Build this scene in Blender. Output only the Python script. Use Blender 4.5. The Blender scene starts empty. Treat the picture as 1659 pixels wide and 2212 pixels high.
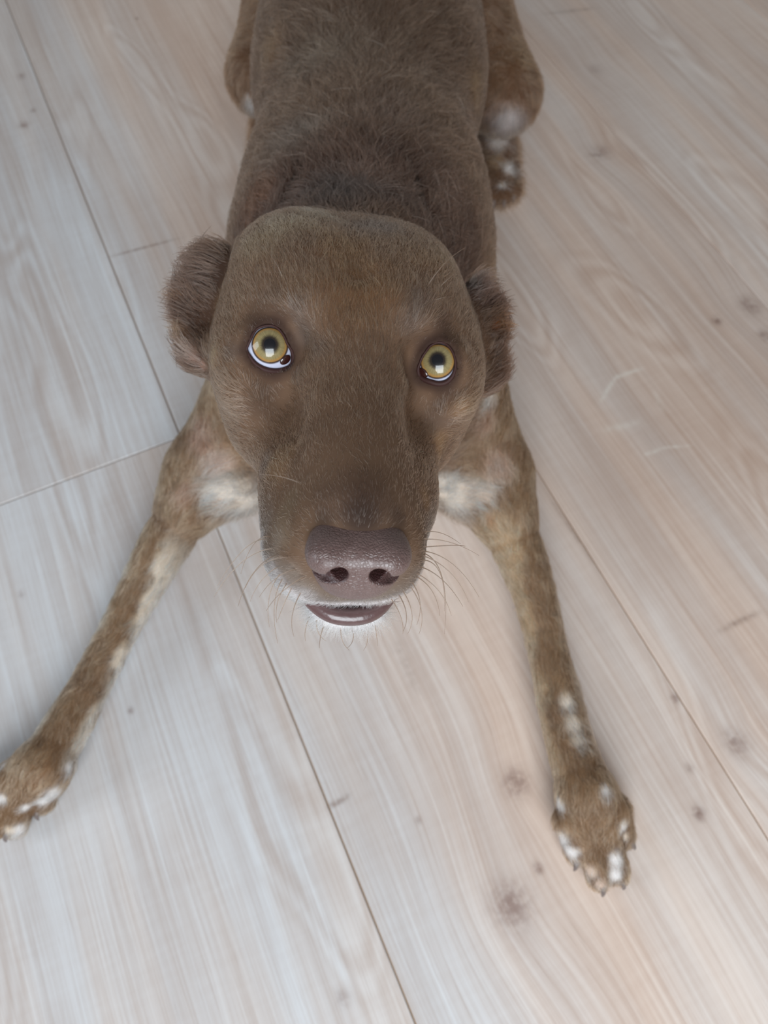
import bpy, math, time
import numpy as np
from mathutils import Vector, Matrix
from mathutils.bvhtree import BVHTree

T0 = time.time()
rng = np.random.default_rng(7)

# ------------------------------------------------------------------ camera
W, HH, FPX = 1659.0, 2212.0, 1600.0
CAM_H, PITCH = 0.56, math.radians(64.5)
C = np.array([0.0, 0.0, CAM_H])
FWD = np.array([0.0, math.cos(PITCH), -math.sin(PITCH)])
RGT = np.array([1.0, 0.0, 0.0])
UPV = np.cross(RGT, FWD)
scene = bpy.context.scene
col = scene.collection
cam_d = bpy.data.cameras.new('camera')
cam_d.sensor_fit = 'VERTICAL'
cam_d.sensor_height = 36.0
cam_d.lens = 36.0 * FPX / HH
cam_d.clip_start = 0.01
cam_d.dof.use_dof = True
cam_d.dof.focus_distance = 0.272
cam_d.dof.aperture_fstop = 13.0
cam = bpy.data.objects.new('camera', cam_d)
cam.matrix_world = Matrix((
    (RGT[0], UPV[0], -FWD[0], C[0]), (RGT[1], UPV[1], -FWD[1], C[1]),
    (RGT[2], UPV[2], -FWD[2], C[2]), (0, 0, 0, 1)))
col.objects.link(cam)
scene.camera = cam

def ray(x, y):
    return FWD + (x - W / 2) / FPX * RGT - (y - HH / 2) / FPX * UPV
def PD(x, y, d):                     # photo pixel at a camera depth
    return C + ray(x, y) * d
def PZ(x, y, z):                     # photo pixel at a height above the floor
    r = ray(x, y)
    return C + r * ((z - CAM_H) / r[2])
def proj(P):
    q = np.asarray(P) - C
    d = q @ FWD
    return W / 2 + FPX * (q @ RGT) / d, HH / 2 - FPX * (q @ UPV) / d, d

# ------------------------------------------------------------------ light
world = bpy.data.worlds.new('world')
scene.world = world
world.use_nodes = True
bg = world.node_tree.nodes['Background']
bg.inputs['Color'].default_value = (0.93, 0.96, 1.0, 1)
bg.inputs['Strength'].default_value = 0.26

def area(name, loc, target, size, size_y, power, color):
    l = bpy.data.lights.new(name, 'AREA')
    l.shape = 'RECTANGLE'; l.size = size; l.size_y = size_y
    l.energy = power; l.color = color
    o = bpy.data.objects.new(name, l)
    o.location = loc
    o.rotation_euler = (Vector(target) - Vector(loc)).to_track_quat('-Z', 'Y').to_euler()
    col.objects.link(o)
    return o
area('window_light', (0.08, -1.0, 1.02), (0.05, 0.3, 0.30), 0.9, 1.0, 39, (0.88, 0.95, 1.0))
area('window_light', (-1.9, -0.2, 1.25), (0, 0.1, 0.3), 0.9, 1.2, 20, (0.80, 0.91, 1.0))

vs = scene.view_settings
vs.view_transform = 'Standard'; vs.look = 'None'; vs.gamma = 1.0
vs.use_curve_mapping = False
vs.exposure = -0.32
scene.cycles.use_adaptive_sampling = True; scene.cycles.adaptive_threshold = 0.05
scene.cycles.max_bounces = 5; scene.cycles.diffuse_bounces = 3; scene.cycles.glossy_bounces = 3; scene.cycles.transmission_bounces = 4

# ------------------------------------------------------------------ helpers
def srgb(r, g, b):
    f = lambda c: (c / 255) / 12.92 if c / 255 <= 0.04045 else ((c / 255 + 0.055) / 1.055) ** 2.4
    return np.array([f(r), f(g), f(b)])

class NT:
    def __init__(self, name):
        self.m = bpy.data.materials.new(name)
        self.m.use_nodes = True
        self.t = self.m.node_tree
        self.t.nodes.clear()
        self.out = self.t.nodes.new('ShaderNodeOutputMaterial')
    def n(self, kind, **kw):
        nd = self.t.nodes.new('ShaderNode' + kind)
        for k, v in kw.items():
            setattr(nd, k, v)
        return nd
    def link(self, a, b):
        self.t.links.new(a, b)
    def put(self, sock, v):
        if isinstance(v, bpy.types.NodeSocket):
            self.link(v, sock)
        elif isinstance(v, (tuple, list, np.ndarray)):
            v = [float(x) for x in v]
            if sock.type == 'RGBA' and len(v) == 3:
                v = v + [1.0]
            sock.default_value = v
        else:
            sock.default_value = float(v)
    def math(self, op, a, b=0.0, c=0.0, clamp=False):
        nd = self.n('Math', operation=op); nd.use_clamp = clamp
        self.put(nd.inputs[0], a); self.put(nd.inputs[1], b); self.put(nd.inputs[2], c)
        return nd.outputs[0]
    def vmath(self, op, a, b=(0, 0, 0)):
        nd = self.n('VectorMath', operation=op)
        self.put(nd.inputs[0], a); self.put(nd.inputs[1], b)
        return nd.outputs['Value'] if op in ('LENGTH', 'DOT_PRODUCT', 'DISTANCE') else nd.outputs[0]
    def mix(self, f, a, b, mode='MIX'):
        nd = self.n('Mix', data_type='RGBA', blend_type=mode)
        self.put(nd.inputs[0], f); self.put(nd.inputs[6], a); self.put(nd.inputs[7], b)
        return nd.outputs[2]
    def noise(self, vec, scale, detail=2.0, rough=0.5, dist=0.0):
        nd = self.n('TexNoise')
        self.put(nd.inputs['Vector'], vec)
        nd.inputs['Scale'].default_value = scale; nd.inputs['Detail'].default_value = detail
        nd.inputs['Roughness'].default_value = rough; nd.inputs['Distortion'].default_value = dist
        return nd.outputs[0]
    def ramp(self, v, a, b, x=0.0, y=1.0):
        nd = self.n('MapRange'); nd.interpolation_type = 'SMOOTHSTEP'
        self.put(nd.inputs[0], v)
        for i, q in enumerate((a, b, x, y)):
            self.put(nd.inputs[1 + i], q)
        return nd.outputs[0]
    def combine(self, x, y, z):
        nd = self.n('CombineXYZ')
        for i, q in enumerate((x, y, z)):
            self.put(nd.inputs[i], q)
        return nd.outputs[0]
    def bsdf(self, **kw):
        p = self.n('BsdfPrincipled')
        for k, v in kw.items():
            self.put(p.inputs[k.replace('_', ' ')], v)
        self.link(p.outputs[0], self.out.inputs[0])
        return p

def mesh_obj(name, verts, faces, mat, parent=None, smooth=True):
    me = bpy.data.meshes.new(name)
    verts = np.ascontiguousarray(verts, np.float32)
    if isinstance(faces, np.ndarray):
        nf, k = faces.shape
        me.vertices.add(len(verts)); me.vertices.foreach_set('co', verts.ravel())
        me.loops.add(nf * k); me.loops.foreach_set('vertex_index', faces.astype(np.int32).ravel())
        me.polygons.add(nf)
        me.polygons.foreach_set('loop_start', np.arange(0, nf * k, k, dtype=np.int32))
        me.update(calc_edges=True)
    else:
        me.from_pydata([tuple(map(float, v)) for v in verts], [], faces)
        me.update()
    me.polygons.foreach_set('use_smooth', np.full(len(me.polygons), smooth))
    if mat:
        me.materials.append(mat)
    o = bpy.data.objects.new(name, me)
    col.objects.link(o)
    if parent:
        o.parent = parent
    return o

# ------------------------------------------------------------------ floor
PA = math.radians(114.8)                              # direction the planks run in
ALONG = np.array([math.cos(PA), math.sin(PA)]); ACROSS = np.array([math.sin(PA), -math.cos(PA)])
def fl(px, py):
    p = PZ(px, py, 0.0)[:2]
    return float(p @ ALONG), float(p @ ACROSS)

def wood_material():
    t = NT('pale_oak')
    geo = t.n('NewGeometry'); oi = t.n('ObjectInfo')
    pos = geo.outputs['Position']
    a = t.vmath('DOT_PRODUCT', pos, (ALONG[0], ALONG[1], 0))
    b = t.vmath('DOT_PRODUCT', pos, (ACROSS[0], ACROSS[1], 0))
    rnd = oi.outputs['Random']
    ro = t.math('MULTIPLY', rnd, 37.0)
    # knots bend the grain and darken it
    knots = [(1115, 1690, 24, .75), (1105, 1955, 34, .70), (1163, 1876, 9, .7), (1510, 1757, 12, .8), (1458, 1508, 9, .7),
             (1590, 1605, 22, .6), (1548, 693, 12, .75), (1620, 660, 26, .6), (1652, 725, 14, .7), (1300, 328, 26, .45),
             (283, 1535, 6, .7), (296, 40, 6, .7), (52, 270, 14, .6), (72, 238, 10, .5),
             (46, 165, 12, .5), (1490, 1658, 8, .55), (740, 2157, 12, .45), (46, 1283, 7, .4),
             (905, 1772, 6, .5), (1285, 150, 22, .3)]
    dark = None; bend = None
    q = t.combine(t.math('MULTIPLY', a, .87), b, 0.0)
    for (px, py, r, st) in knots:
        ka, kb = fl(px, py)
        rr = r * 0.00036
        w = t.vmath('SUBTRACT', q, (ka * .87, kb, 0))
        d2 = t.vmath('DOT_PRODUCT', w, w)
        g = t.math('POWER', math.exp(-.9 / rr ** 2 * 1e-6) if False else 2.718281828, t.math('MULTIPLY', d2, -.9 / rr ** 2))
        dark = t.math('MULTIPLY', g, st) if dark is None else t.math('MULTIPLY_ADD', g, st, dark)
        if r > 20:
            g2 = t.math('POWER', 2.718281828, t.math('MULTIPLY', d2, -.06 / rr ** 2))
            bend = t.math('MULTIPLY', g2, rr * 1.1) if bend is None else t.math('MULTIPLY_ADD', g2, rr * 1.1, bend)
    # cracks printed across the grain: (pixel ends)
    crack = None
    def stroke(x0, y0, x1, y1, w, st, acc):
        p0 = PZ(x0, y0, 0); p1 = PZ(x1, y1, 0)
        L = np.linalg.norm(p1 - p0); d = (p1 - p0) / L; n = np.array([-d[1], d[0], 0]); m = (p0 + p1) / 2
        q = t.vmath('SUBTRACT', pos, tuple(m))
        u = t.math('DIVIDE', t.vmath('DOT_PRODUCT', q, tuple(d)), L * .5)
        v = t.math('DIVIDE', t.vmath('DOT_PRODUCT', q, tuple(n)), w * .00026)
        u2 = t.math('MULTIPLY', u, u)
        e = t.math('POWER', 2.718281828, t.math('MULTIPLY', t.math('MULTIPLY_ADD', u2, u2, t.math('MULTIPLY', v, v)), -1.0))
        return t.math('MULTIPLY', e, st) if acc is None else t.math('MULTIPLY_ADD', e, st, acc)
    for k in [(709, 1744, 757, 1718, 8, .7), (243, 553, 385, 515, 6, .6), (1555, 1362, 1640, 1322, 9, .55), (1180, 30, 1290, 17, 10, .4),
              (1190, 1080, 1290, 1225, 9, .35), (1300, 336, 1270, 334, 9, .4), (852, 1380, 905, 1500, 16, .3)]:
        crack = stroke(*k, crack)
    pale = None                                             # pale flecks across the grain
    for k in [(1298, 866, 1330, 815, 8, .8), (1330, 815, 1388, 795, 8, .85), (1392, 982, 1425, 972, 7, .7), (1425, 968, 1492, 962, 6, .6), (1300, 930, 1385, 912, 14, .45), (1412, 845, 1432, 888, 11, .4)]:
        pale = stroke(*k, pale)
    wob = t.math('MULTIPLY', t.math('SUBTRACT', t.noise(t.combine(t.math('MULTIPLY', a, 2.2), t.math('MULTIPLY', b, 6.0), ro), 1.0, 2.0), .5), 0.022)
    bb = t.math('ADD', t.math('ADD', b, wob), bend)
    fine = t.noise(t.combine(t.math('MULTIPLY', a, 5.5), t.math('MULTIPLY', bb, 330.0), ro), 1.0, 3.0, 0.66)
    mid = t.noise(t.combine(t.math('MULTIPLY', a, 2.6), t.math('MULTIPLY', bb, 70.0), ro), 1.0, 3.0, 0.55)
    broad = t.noise(t.combine(t.math('MULTIPLY', a, 2.2), t.math('MULTIPLY', bb, 9.0), ro), 1.0, 2.0)
    pore = t.noise(t.combine(t.math('MULTIPLY', a, 26.0), t.math('MULTIPLY', bb, 900.0), ro), 1.0, 2.0, .6)
    fleck = t.noise(t.combine(t.math('MULTIPLY', a, 170.0), t.math('MULTIPLY', b, 28.0), ro), 1.0, 2.0, .6)
    blot = t.noise(pos, 5.5, 3.0)
    # cathedral figure: contour lines of a long soft noise
    cn = t.noise(t.combine(t.math('MULTIPLY', a, 3.4), t.math('MULTIPLY', bb, 13.0), t.math('ADD', ro, 5.0)), 1.0, 1.0)
    ring = t.math('SINE', t.math('MULTIPLY', cn, 95.0))
    ringm = t.math('MULTIPLY', t.ramp(cn, .52, .66), t.math('MULTIPLY', ring, .5))
    v = t.math('ADD', t.math('MULTIPLY', t.math('SUBTRACT', fine, .5), .70), t.math('MULTIPLY', t.math('SUBTRACT', mid, .5), .50))
    v = t.math('ADD', v, t.math('MULTIPLY', t.math('SUBTRACT', broad, .5), .50))
    v = t.math('ADD', v, t.math('MULTIPLY', ringm, .20))
    v = t.math('ADD', v, t.math('MULTIPLY', t.math('SUBTRACT', fleck, .5), .12))
    v = t.math('ADD', v, t.math('MULTIPLY', t.math('SUBTRACT', blot, .5), .35))
    v = t.math('ADD', t.math('MULTIPLY', v, 1.0), .5)
    c0 = t.mix(t.ramp(v, .08, .92), srgb(176, 158, 148), srgb(208, 202, 199))
    warm = t.noise(t.combine(t.math('MULTIPLY', a, 1.6), t.math('MULTIPLY', bb, 20.0), t.math('ADD', ro, 9.0)), 1.0, 3.0)
    c1 = t.mix(t.ramp(warm, .36, .66, 0.0, .8), c0, t.mix(1.0, c0, (1.04, .94, .86), 'MULTIPLY'))
    # partly plank print, partly window tint painted in: cool left, warmer right
    c1 = t.mix(t.ramp(b, -.02, .12), t.mix(1.0, c1, (.93, 1.0, 1.06), 'MULTIPLY'), t.mix(1.0, c1, (1.06, 1.01, .965), 'MULTIPLY'))
    c1 = t.mix(t.math('MULTIPLY', t.ramp(pore, .62, .74), .22), c1, srgb(140, 116, 104))
    kn = t.ramp(t.noise(pos, 170.0, 2.0), .25, .65, .35, 1.0)
    kd = t.math('MULTIPLY', dark, kn, 0, True)
    c2 = t.mix(kd, c1, srgb(112, 82, 72))
    kc = t.math('MULTIPLY', crack, kn, 0, True)
    c3 = t.mix(kc, c2, srgb(120, 96, 84))
    c3 = t.mix(t.math('MULTIPLY', pale, t.math('MULTIPLY', kn, .65), 0, True), c3, srgb(226, 222, 212))
    p = t.bsdf(Base_Color=c3, Roughness=t.math('MULTIPLY_ADD', fine, .16, .38))
    p.inputs['Specular IOR Level'].default_value = .35
    return t.m

def build_floor():
    base = NT('underlay'); base.bsdf(Base_Color=srgb(168, 140, 112), Roughness=.9)
    s = 4.4
    fo = mesh_obj('floor', [(-s, -s, -.0018), (s, -s, -.0018), (s, s, -.0018), (-s, s, -.0018),
                            (-s, -s, -.03), (s, -s, -.03), (s, s, -.03), (-s, s, -.03)],
                  [(0, 1, 2, 3), (7, 6, 5, 4), (0, 4, 5, 1), (1, 5, 6, 2), (2, 6, 7, 3), (3, 7, 4, 0)], base.m, smooth=False)
    fo['kind'] = 'structure'; fo['label'] = 'pale whitewashed oak plank floor under the brown dog'; fo['category'] = 'floor'
    wm = wood_material()
    off = [np.mean([fl(*q)[1] for q in L]) for L in (
        [(13.5, 0), (233, 543), (395, 949), (554, 1350), (713, 1750), (887, 2208)],
        [(1197, 1087), (1277, 1214), (1398, 1401), (1476, 1516), (1599, 1694), (1659, 1799)],
        [(1184, 121), (1346, 307), (1437, 414)])]
    w = (off[2] - off[0]) / 2
    bounds = sorted(off + [off[0] - w * i for i in range(1, 12)] + [off[2] + w * i for i in range(1, 11)])
    k1 = bounds.index(off[0])
    jA = np.mean([fl(*q)[0] for q in [(0, 1093), (115, 1052), (237, 995), (385, 942)]])
    PL = 1.42
    starts = {k1 - 1: jA, k1: jA + .82, k1 + 1: jA - .62, k1 + 2: jA + .55}
    g, ch = .0004, .0008
    for i in range(len(bounds) - 1):
        b0, b1 = bounds[i] + g, bounds[i + 1] - g
        st = starts.get(i, jA + (i * .53) % PL)
        for n in range(-4, 4):
            a0, a1 = st + n * PL + g, st + (n + 1) * PL - g
            bm_ = (b0 + b1) / 2
            ends = np.array([ALONG * max(a0, -9) + ACROSS * bm_, ALONG * a1 + ACROSS * bm_])
            if ends[:, 0].min() > 2.62 or ends[:, 0].max() < -2.62 or ends[:, 1].min() > 2.5 or ends[:, 1].max() < -2.3:
                continue
            def pt(aa, bb, z):
                p = ALONG * aa + ACROSS * bb
                return (p[0], p[1], z)
            v = [pt(a0 + ch, b0 + ch, 0), pt(a1 - ch, b0 + ch, 0), pt(a1 - ch, b1 - ch, 0), pt(a0 + ch, b1 - ch, 0),
                 pt(a0, b0, -.0011), pt(a1, b0, -.0011), pt(a1, b1, -.0011), pt(a0, b1, -.0011),
                 pt(a0, b0, -.0075), pt(a1, b0, -.0075), pt(a1, b1, -.0075), pt(a0, b1, -.0075)]
            f = [(3, 2, 1, 0), (0, 1, 5, 4), (1, 2, 6, 5), (2, 3, 7, 6), (3, 0, 4, 7), (4, 5, 9, 8), (5, 6, 10, 9), (6, 7, 11, 10), (7, 4, 8, 11), (8, 9, 10, 11)]
            me_o = mesh_obj('plank', v, f, wm, fo, smooth=False)
            if me_o.data.polygons[0].normal.z < 0:
                me_o.data.flip_normals()
    return fo
floor_obj = build_floor()
def slab(name, x0, x1, y0, y1, z0, z1, mat, label, cat):
    v = [(x, y, z) for z in (z0, z1) for y in (y0, y1) for x in (x0, x1)]
    o = mesh_obj(name, v, [(0, 2, 3, 1), (4, 5, 7, 6), (0, 1, 5, 4), (2, 6, 7, 3), (0, 4, 6, 2), (1, 3, 7, 5)], mat, smooth=False)
    o['kind'] = 'structure'; o['label'] = label; o['category'] = cat
t = NT('wall_paint'); gp = t.n('NewGeometry')
t.bsdf(Base_Color=t.mix(t.noise(gp.outputs['Position'], 40, 2), srgb(226, 224, 219), srgb(232, 230, 226)), Roughness=.85)
slab('wall_back', -2.5, 2.5, 2.4, 2.52, -.03, 2.6, t.m, 'plain white painted wall at the end of the plank floor', 'wall')
slab('wall_left', -2.62, -2.5, -2.4, 2.52, -.03, 2.6, t.m, 'plain white painted wall to the left of the plank floor', 'wall')
slab('wall_right', 2.5, 2.62, -2.4, 2.52, -.03, 2.6, t.m, 'plain white painted wall to the right of the plank floor', 'wall')
slab('baseboard_back', -2.484, 2.484, 2.384, 2.4, 0, .07, t.m, 'low white baseboard along the foot of the end wall', 'baseboard')
slab('baseboard_left', -2.5, -2.484, -2.4, 2.4, 0, .07, t.m, 'low white baseboard along the foot of the left wall', 'baseboard')
slab('baseboard_right', 2.484, 2.5, -2.4, 2.4, 0, .07, t.m, 'low white baseboard along the foot of the right wall', 'baseboard')

# ------------------------------------------------------------------ implicit surfaces
def smin(a, b, k):
    if k <= 0:
        return np.minimum(a, b)
    h = np.maximum(k - np.abs(a - b), 0) / k
    return np.minimum(a, b) - h * h * k * .25
def smax(a, b, k):
    return -smin(-a, -b, k)

class Ell:                       # ellipsoid; axes = rows of a rotation, r radii
    def __init__(s, c, r, ax=None, e=2.0):
        s.c = np.asarray(c, np.float32); s.r = np.asarray(r, np.float32)
        s.ax = None if ax is None else np.asarray(ax, np.float32); s.e = e
        m = float(max(r)) * (1.0 if e <= 2 else 1.3); s.lo = s.c - m; s.hi = s.c + m
        if ax is None:
            s.lo = s.c - s.r * 1.05; s.hi = s.c + s.r * 1.05
    def d(s, P):
        q = P - s.c
        if s.ax is not None:
            q = q @ s.ax.T
        q = q / s.r
        if s.e == 2.0:
            k0 = np.sqrt((q * q).sum(-1)); 
        else:
            k0 = (np.abs(q) ** s.e).sum(-1) ** (1 / s.e)
        g = q / s.r
        k1 = np.sqrt((g * g).sum(-1)) + 1e-9
        nq = np.sqrt((q * q).sum(-1)) + 1e-9
        return (k0 - 1) * nq / k1

class RC:                        # rounded cone a->b
    def __init__(s, a, b, ra, rb):
        s.a = np.asarray(a, np.float32); s.b = np.asarray(b, np.float32); s.ra, s.rb = np.float32(ra), np.float32(rb)
        s.lo = np.minimum(s.a - ra, s.b - rb); s.hi = np.maximum(s.a + ra, s.b + rb)
    def d(s, P):
        ab = s.b - s.a
        q = P - s.a
        h = np.clip((q @ ab) / (ab @ ab), 0, 1)
        q = q - h[..., None] * ab
        return np.sqrt((q * q).sum(-1)) - (s.ra + (s.rb - s.ra) * h)

class Local:                     # a primitive given in head coordinates (cm), mirrored left and right
    def __init__(s, p, mirror=True):
        s.p = p; s.m = mirror
        lo, hi = p.lo.copy(), p.hi.copy()
        if mirror:
            m = max(abs(lo[0]), abs(hi[0])); lo[0], hi[0] = -m, m
        cs = np.array([[(lo, hi)[i][0], (lo, hi)[j][1], (lo, hi)[k][2]] for i in (0, 1) for j in (0, 1) for k in (0, 1)])
        w = H2W(cs); s.lo = w.min(0).astype(np.float32); s.hi = w.max(0).astype(np.float32)
    def d(s, P):
        q = W2H(P)
        if s.m:
            q[..., 0] = np.abs(q[..., 0])
        return s.p.d(q) * np.float32(.01)

class Prism:                     # polygon (in an eye's own plane) swept along its axis
    def __init__(s, o, ex, ey, ez, poly, z0, z1):
        s.o = np.asarray(o, np.float32); s.M = np.stack([ex, ey, ez]).astype(np.float32); s.poly = np.asarray(poly, np.float32)
        s.z0, s.z1 = z0, z1
        r = np.abs(poly).max() * 1.5 + max(abs(z0), abs(z1)); s.lo = s.o - r; s.hi = s.o + r
    def d(s, P):
        q = (P - s.o) @ s.M.T
        x, y = q[..., 0], q[..., 1]
        dmin = np.full(x.shape, 1e9, np.float32); inside = np.zeros(x.shape, bool)
        v = s.poly; n = len(v)
        for i in range(n):
            a, b = v[i], v[(i + 1) % n]
            e = b - a; wx = x - a[0]; wy = y - a[1]
            h = np.clip((wx * e[0] + wy * e[1]) / (e @ e), 0, 1)
            dmin = np.minimum(dmin, (wx - h * e[0]) ** 2 + (wy - h * e[1]) ** 2)
            c = (a[1] > y) != (b[1] > y)
            if abs(e[1]) > 1e-9:
                inside ^= c & (x < a[0] + wy * (e[0] / e[1]))
        d2 = np.sqrt(dmin) * np.where(inside, -1, 1)
        dz = np.maximum(s.z0 - q[..., 2], q[..., 2] - s.z1)
        return np.maximum(d2, dz).astype(np.float32)

def evaluate(ops, P):            # P (blocks, n, 3); ops (kind, prim, k)
    D = np.full(P.shape[:2], 1.0, np.float32)
    lo, hi = P.min(1), P.max(1)
    for kind, pr, k in ops:
        m = max(k, .004) + .012
        sel = np.nonzero(((lo < pr.hi + m) & (hi > pr.lo - m)).all(1))[0]
        if not len(sel):
            continue
        d = pr.d(P[sel]).astype(np.float32)
        D[sel] = smin(D[sel], d, k) if kind == '+' else smax(D[sel], -d, k)
    return D

def surface(ops, h, lo, hi, B=8):
    """surface nets over the blocks that the surface passes through"""
    lo = np.asarray(lo, np.float32)
    nb = np.ceil((np.asarray(hi) - lo) / (h * B)).astype(int)
    I = np.stack(np.meshgrid(*[np.arange(n) for n in nb], indexing='ij'), -1).reshape(-1, 3)
    ctr = lo + (I + .5) * (h * B)
    # group the coarse points by slabs so culling helps
    keep = []
    for s in range(0, len(ctr), 512):
        p = ctr[s:s + 512].astype(np.float32)
        d = evaluate(ops, p[:, None, :])[:, 0]
        keep.append(np.abs(d) < h * B * .87 * 1.35 + .0015)
    I = I[np.concatenate(keep)]
    g = np.arange(B + 1)
    G = np.stack(np.meshgrid(g, g, g, indexing='ij'), -1).reshape(-1, 3)
    cells, verts, quads = [], [], []
    N = (nb * B + 2).astype(np.int64)
    key = lambda c: (c[..., 0].astype(np.int64) * N[1] + c[..., 1]) * N[2] + c[..., 2]
    cg = np.array([[0, 0, 0], [1, 0, 0], [0, 1, 0], [1, 1, 0], [0, 0, 1], [1, 0, 1], [0, 1, 1], [1, 1, 1]])
    edges = [(0, 1), (2, 3), (4, 5), (6, 7), (0, 2), (1, 3), (4, 6), (5, 7), (0, 4), (1, 5), (2, 6), (3, 7)]
    for s in range(0, len(I), 600):
        idx = I[s:s + 600]
        gi = idx[:, None, :] * B + G[None]
        P = (lo + gi * np.float32(h)).astype(np.float32)
        D = evaluate(ops, P).reshape(-1, B + 1, B + 1, B + 1)
        cor = np.stack([D[:, c[0]:B + c[0], c[1]:B + c[1], c[2]:B + c[2]] for c in cg], -1)
        neg = cor < 0
        act = neg.any(-1) & ~neg.all(-1)
        w = np.nonzero(act)
        cv = cor[w]; base = idx[w[0]] * B + np.stack(w[1:], -1)
        acc = np.zeros((len(cv), 3), np.float32); cnt = np.zeros(len(cv), np.float32)
        for a, b in edges:
            ch = (cv[:, a] < 0) != (cv[:, b] < 0)
            den = cv[:, a] - cv[:, b]
            tt = np.where(ch, cv[:, a] / np.where(den == 0, 1, den), 0)
            pos = cg[a] + tt[:, None] * (cg[b] - cg[a])
            acc += np.where(ch[:, None], pos, 0); cnt += ch
        verts.append(lo + (base + acc / cnt[:, None]) * np.float32(h))
        cells.append(base)
        for ax in range(3):
            c1 = np.zeros(3, int); c1[ax] = 1
            b_i = {0: 1, 1: 2, 2: 4}[ax]
            ch = (cv[:, 0] < 0) != (cv[:, b_i] < 0)
            q = base[ch]; u = np.zeros(3, int); v = np.zeros(3, int)
            u[(ax + 1) % 3] = 1; v[(ax + 2) % 3] = 1
            quad = np.stack([key(q), key(q - u), key(q - u - v), key(q - v)], -1)
            flip = cv[ch, 0] >= 0
            quad[flip] = quad[flip][:, ::-1]
            quads.append(quad)
    cells = np.concatenate(cells); verts = np.concatenate(verts); quads = np.concatenate(quads)
    ks = key(cells); order = np.argsort(ks); ks = ks[order]; verts = verts[order]
    f = np.searchsorted(ks, quads); f = np.minimum(f, len(ks) - 1)
    ok = (ks[f] == quads).all(1)
    return verts, f[ok]

# ------------------------------------------------------------------ head frame
H_O = np.array([-.0122, .1914, .3176])
H_X = np.array([.992, .012, -.122]); H_F = np.array([.066, -.891, .448]); H_U = np.array([.103, .453, .886])
H_X /= np.linalg.norm(H_X); H_F -= H_F @ H_X * H_X; H_F /= np.linalg.norm(H_F)
H_U = np.cross(H_F, H_X) * 1.0
if H_U[2] < 0:
    H_U = -H_U
HM = np.stack([H_X, H_F, H_U]).astype(np.float32)          # rows
def W2H(P):
    return ((P - H_O.astype(np.float32)) @ HM.T) * np.float32(100)
def H2W(q):
    return H_O + (np.asarray(q) * .01) @ HM

def L(p, k=.8, kind='+', mirror=True):
    return (kind, Local(p, mirror), k * .01)

# ------------------------------------------------------------------ eyes: traced lid openings
EYES = []
for side, depth, cpx, ipx, lid in (
    (-1, .2915, (584, 753), (583, 744), [(541, 734), (547, 721), (556, 710), (572, 704), (590, 704), (603, 712), (614, 727), (621, 743), (630, 757), (634, 774), (630, 790), (615, 799), (594, 802), (572, 798), (552, 786), (540, 770), (533, 756), (536, 745)]),
    (1, .2985, (947, 789), (945, 778), [(912, 772), (921, 758), (930, 747), (945, 740), (959, 741), (970, 749), (978, 761), (983, 776), (984, 790), (981, 805), (974, 817), (963, 826), (947, 829), (930, 825), (916, 820), (906, 812), (903, 798), (906, 787)])):
    rad = .0113
    c = PD(cpx[0], cpx[1], depth + rad)                     # centre of the eyeball
    g = PD(ipx[0], ipx[1], depth) - c
    g /= np.linalg.norm(g)
    v = C - c; v /= np.linalg.norm(v)
    ex = np.cross(np.array([0, 0, 1.0]), v); ex /= np.linalg.norm(ex); ey = np.cross(v, ex)
    def on_sphere(px, py, r):
        d = ray(px, py); d = d / np.linalg.norm(d); oc = C - c
        bq = oc @ d; disc = bq * bq - (oc @ oc - r * r)
        tt = -bq - math.sqrt(disc) if disc > 0 else -bq
        p = C + d * tt
        if disc <= 0:
            p = c + (p - c) / np.linalg.norm(p - c) * r
        return p
    EYES.append(dict(c=c, r=rad, g=g, v=v, ex=ex, ey=ey, lid=np.array([on_sphere(x, y, rad + .0011) for x, y in lid]), side=side))

# ------------------------------------------------------------------ the dog's body
def E3(c, r, tilt=0, e=2.0):        # head ellipsoid, tilt (deg) about x
    if not tilt and e == 2.0:
        return Ell(c, r)
    a = math.radians(tilt); ca, sa = math.cos(a), math.sin(a)
    return Ell(c, r, [[1, 0, 0], [0, ca, sa], [0, -sa, ca]], e)
G = {}
G['head'] = [
    L(E3((0, -6.0, -1.2), (5.35, 6.6, 4.0), 0, 2.3), .5),
    L(E3((2.4, -5.4, .9), (2.3, 4.6, 1.6)), 1.2),
    L(Ell((-2.7, -5.4, 1.05), (2.4, 4.3, 1.75)), 1.2, '+', False),
    L(E3((0, -2.0, .2), (3.7, 4.0, 2.0), -14), 1.5),
    L(E3((1.85, -.8, 1.1), (1.15, 1.2, .75), -25), 1.0),
    L(E3((3.8, -.2, -2.2), (1.0, 1.6, .6), 0), 1.0),
    L(E3((4.3, -3.0, -1.6), (1.7, 4.3, 2.0)), 1.5),
    L(E3((3.5, -3.4, -4.0), (2.2, 4.0, 2.6)), 1.8),
    L(RC((0, 0, -2.5), (0, 7.6, -3.2), 2.9, 2.1), 1.4),
    L(RC((0, .4, -.9), (0, 8.4, -2.4), 1.9, 1.4), 1.2),
    L(RC((.95, 8.4, -4.2), (1.45, 4.8, -4.3), 1.4, 1.5), 1.6),
    L(Ell((-1.75, 7.2, -4.55), (1.4, 2.2, 1.5)), 1.0, '+', False),
    L(RC((1.45, 4.8, -4.3), (2.5, -.5, -4.8), 1.5, 1.9), 1.8),
    L(RC((.65, 8.35, -6.5), (.3, 0, -6.2), .90, 2.3), .4),
    L(E3((0, 8.55, -6.5), (.9, .80, .88)), .4),
    L(E3((0, 8.65, -4.95), (1.45, .95, .78)), .5),
    L(E3((2.85, 3.4, -1.4), (.6, 1.8, .6), 10), 1.3, '-'),
    L(RC((0, -1.2, 2.65), (0, -5.5, 3.85), .3, .4), .8, '-'),
]
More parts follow.
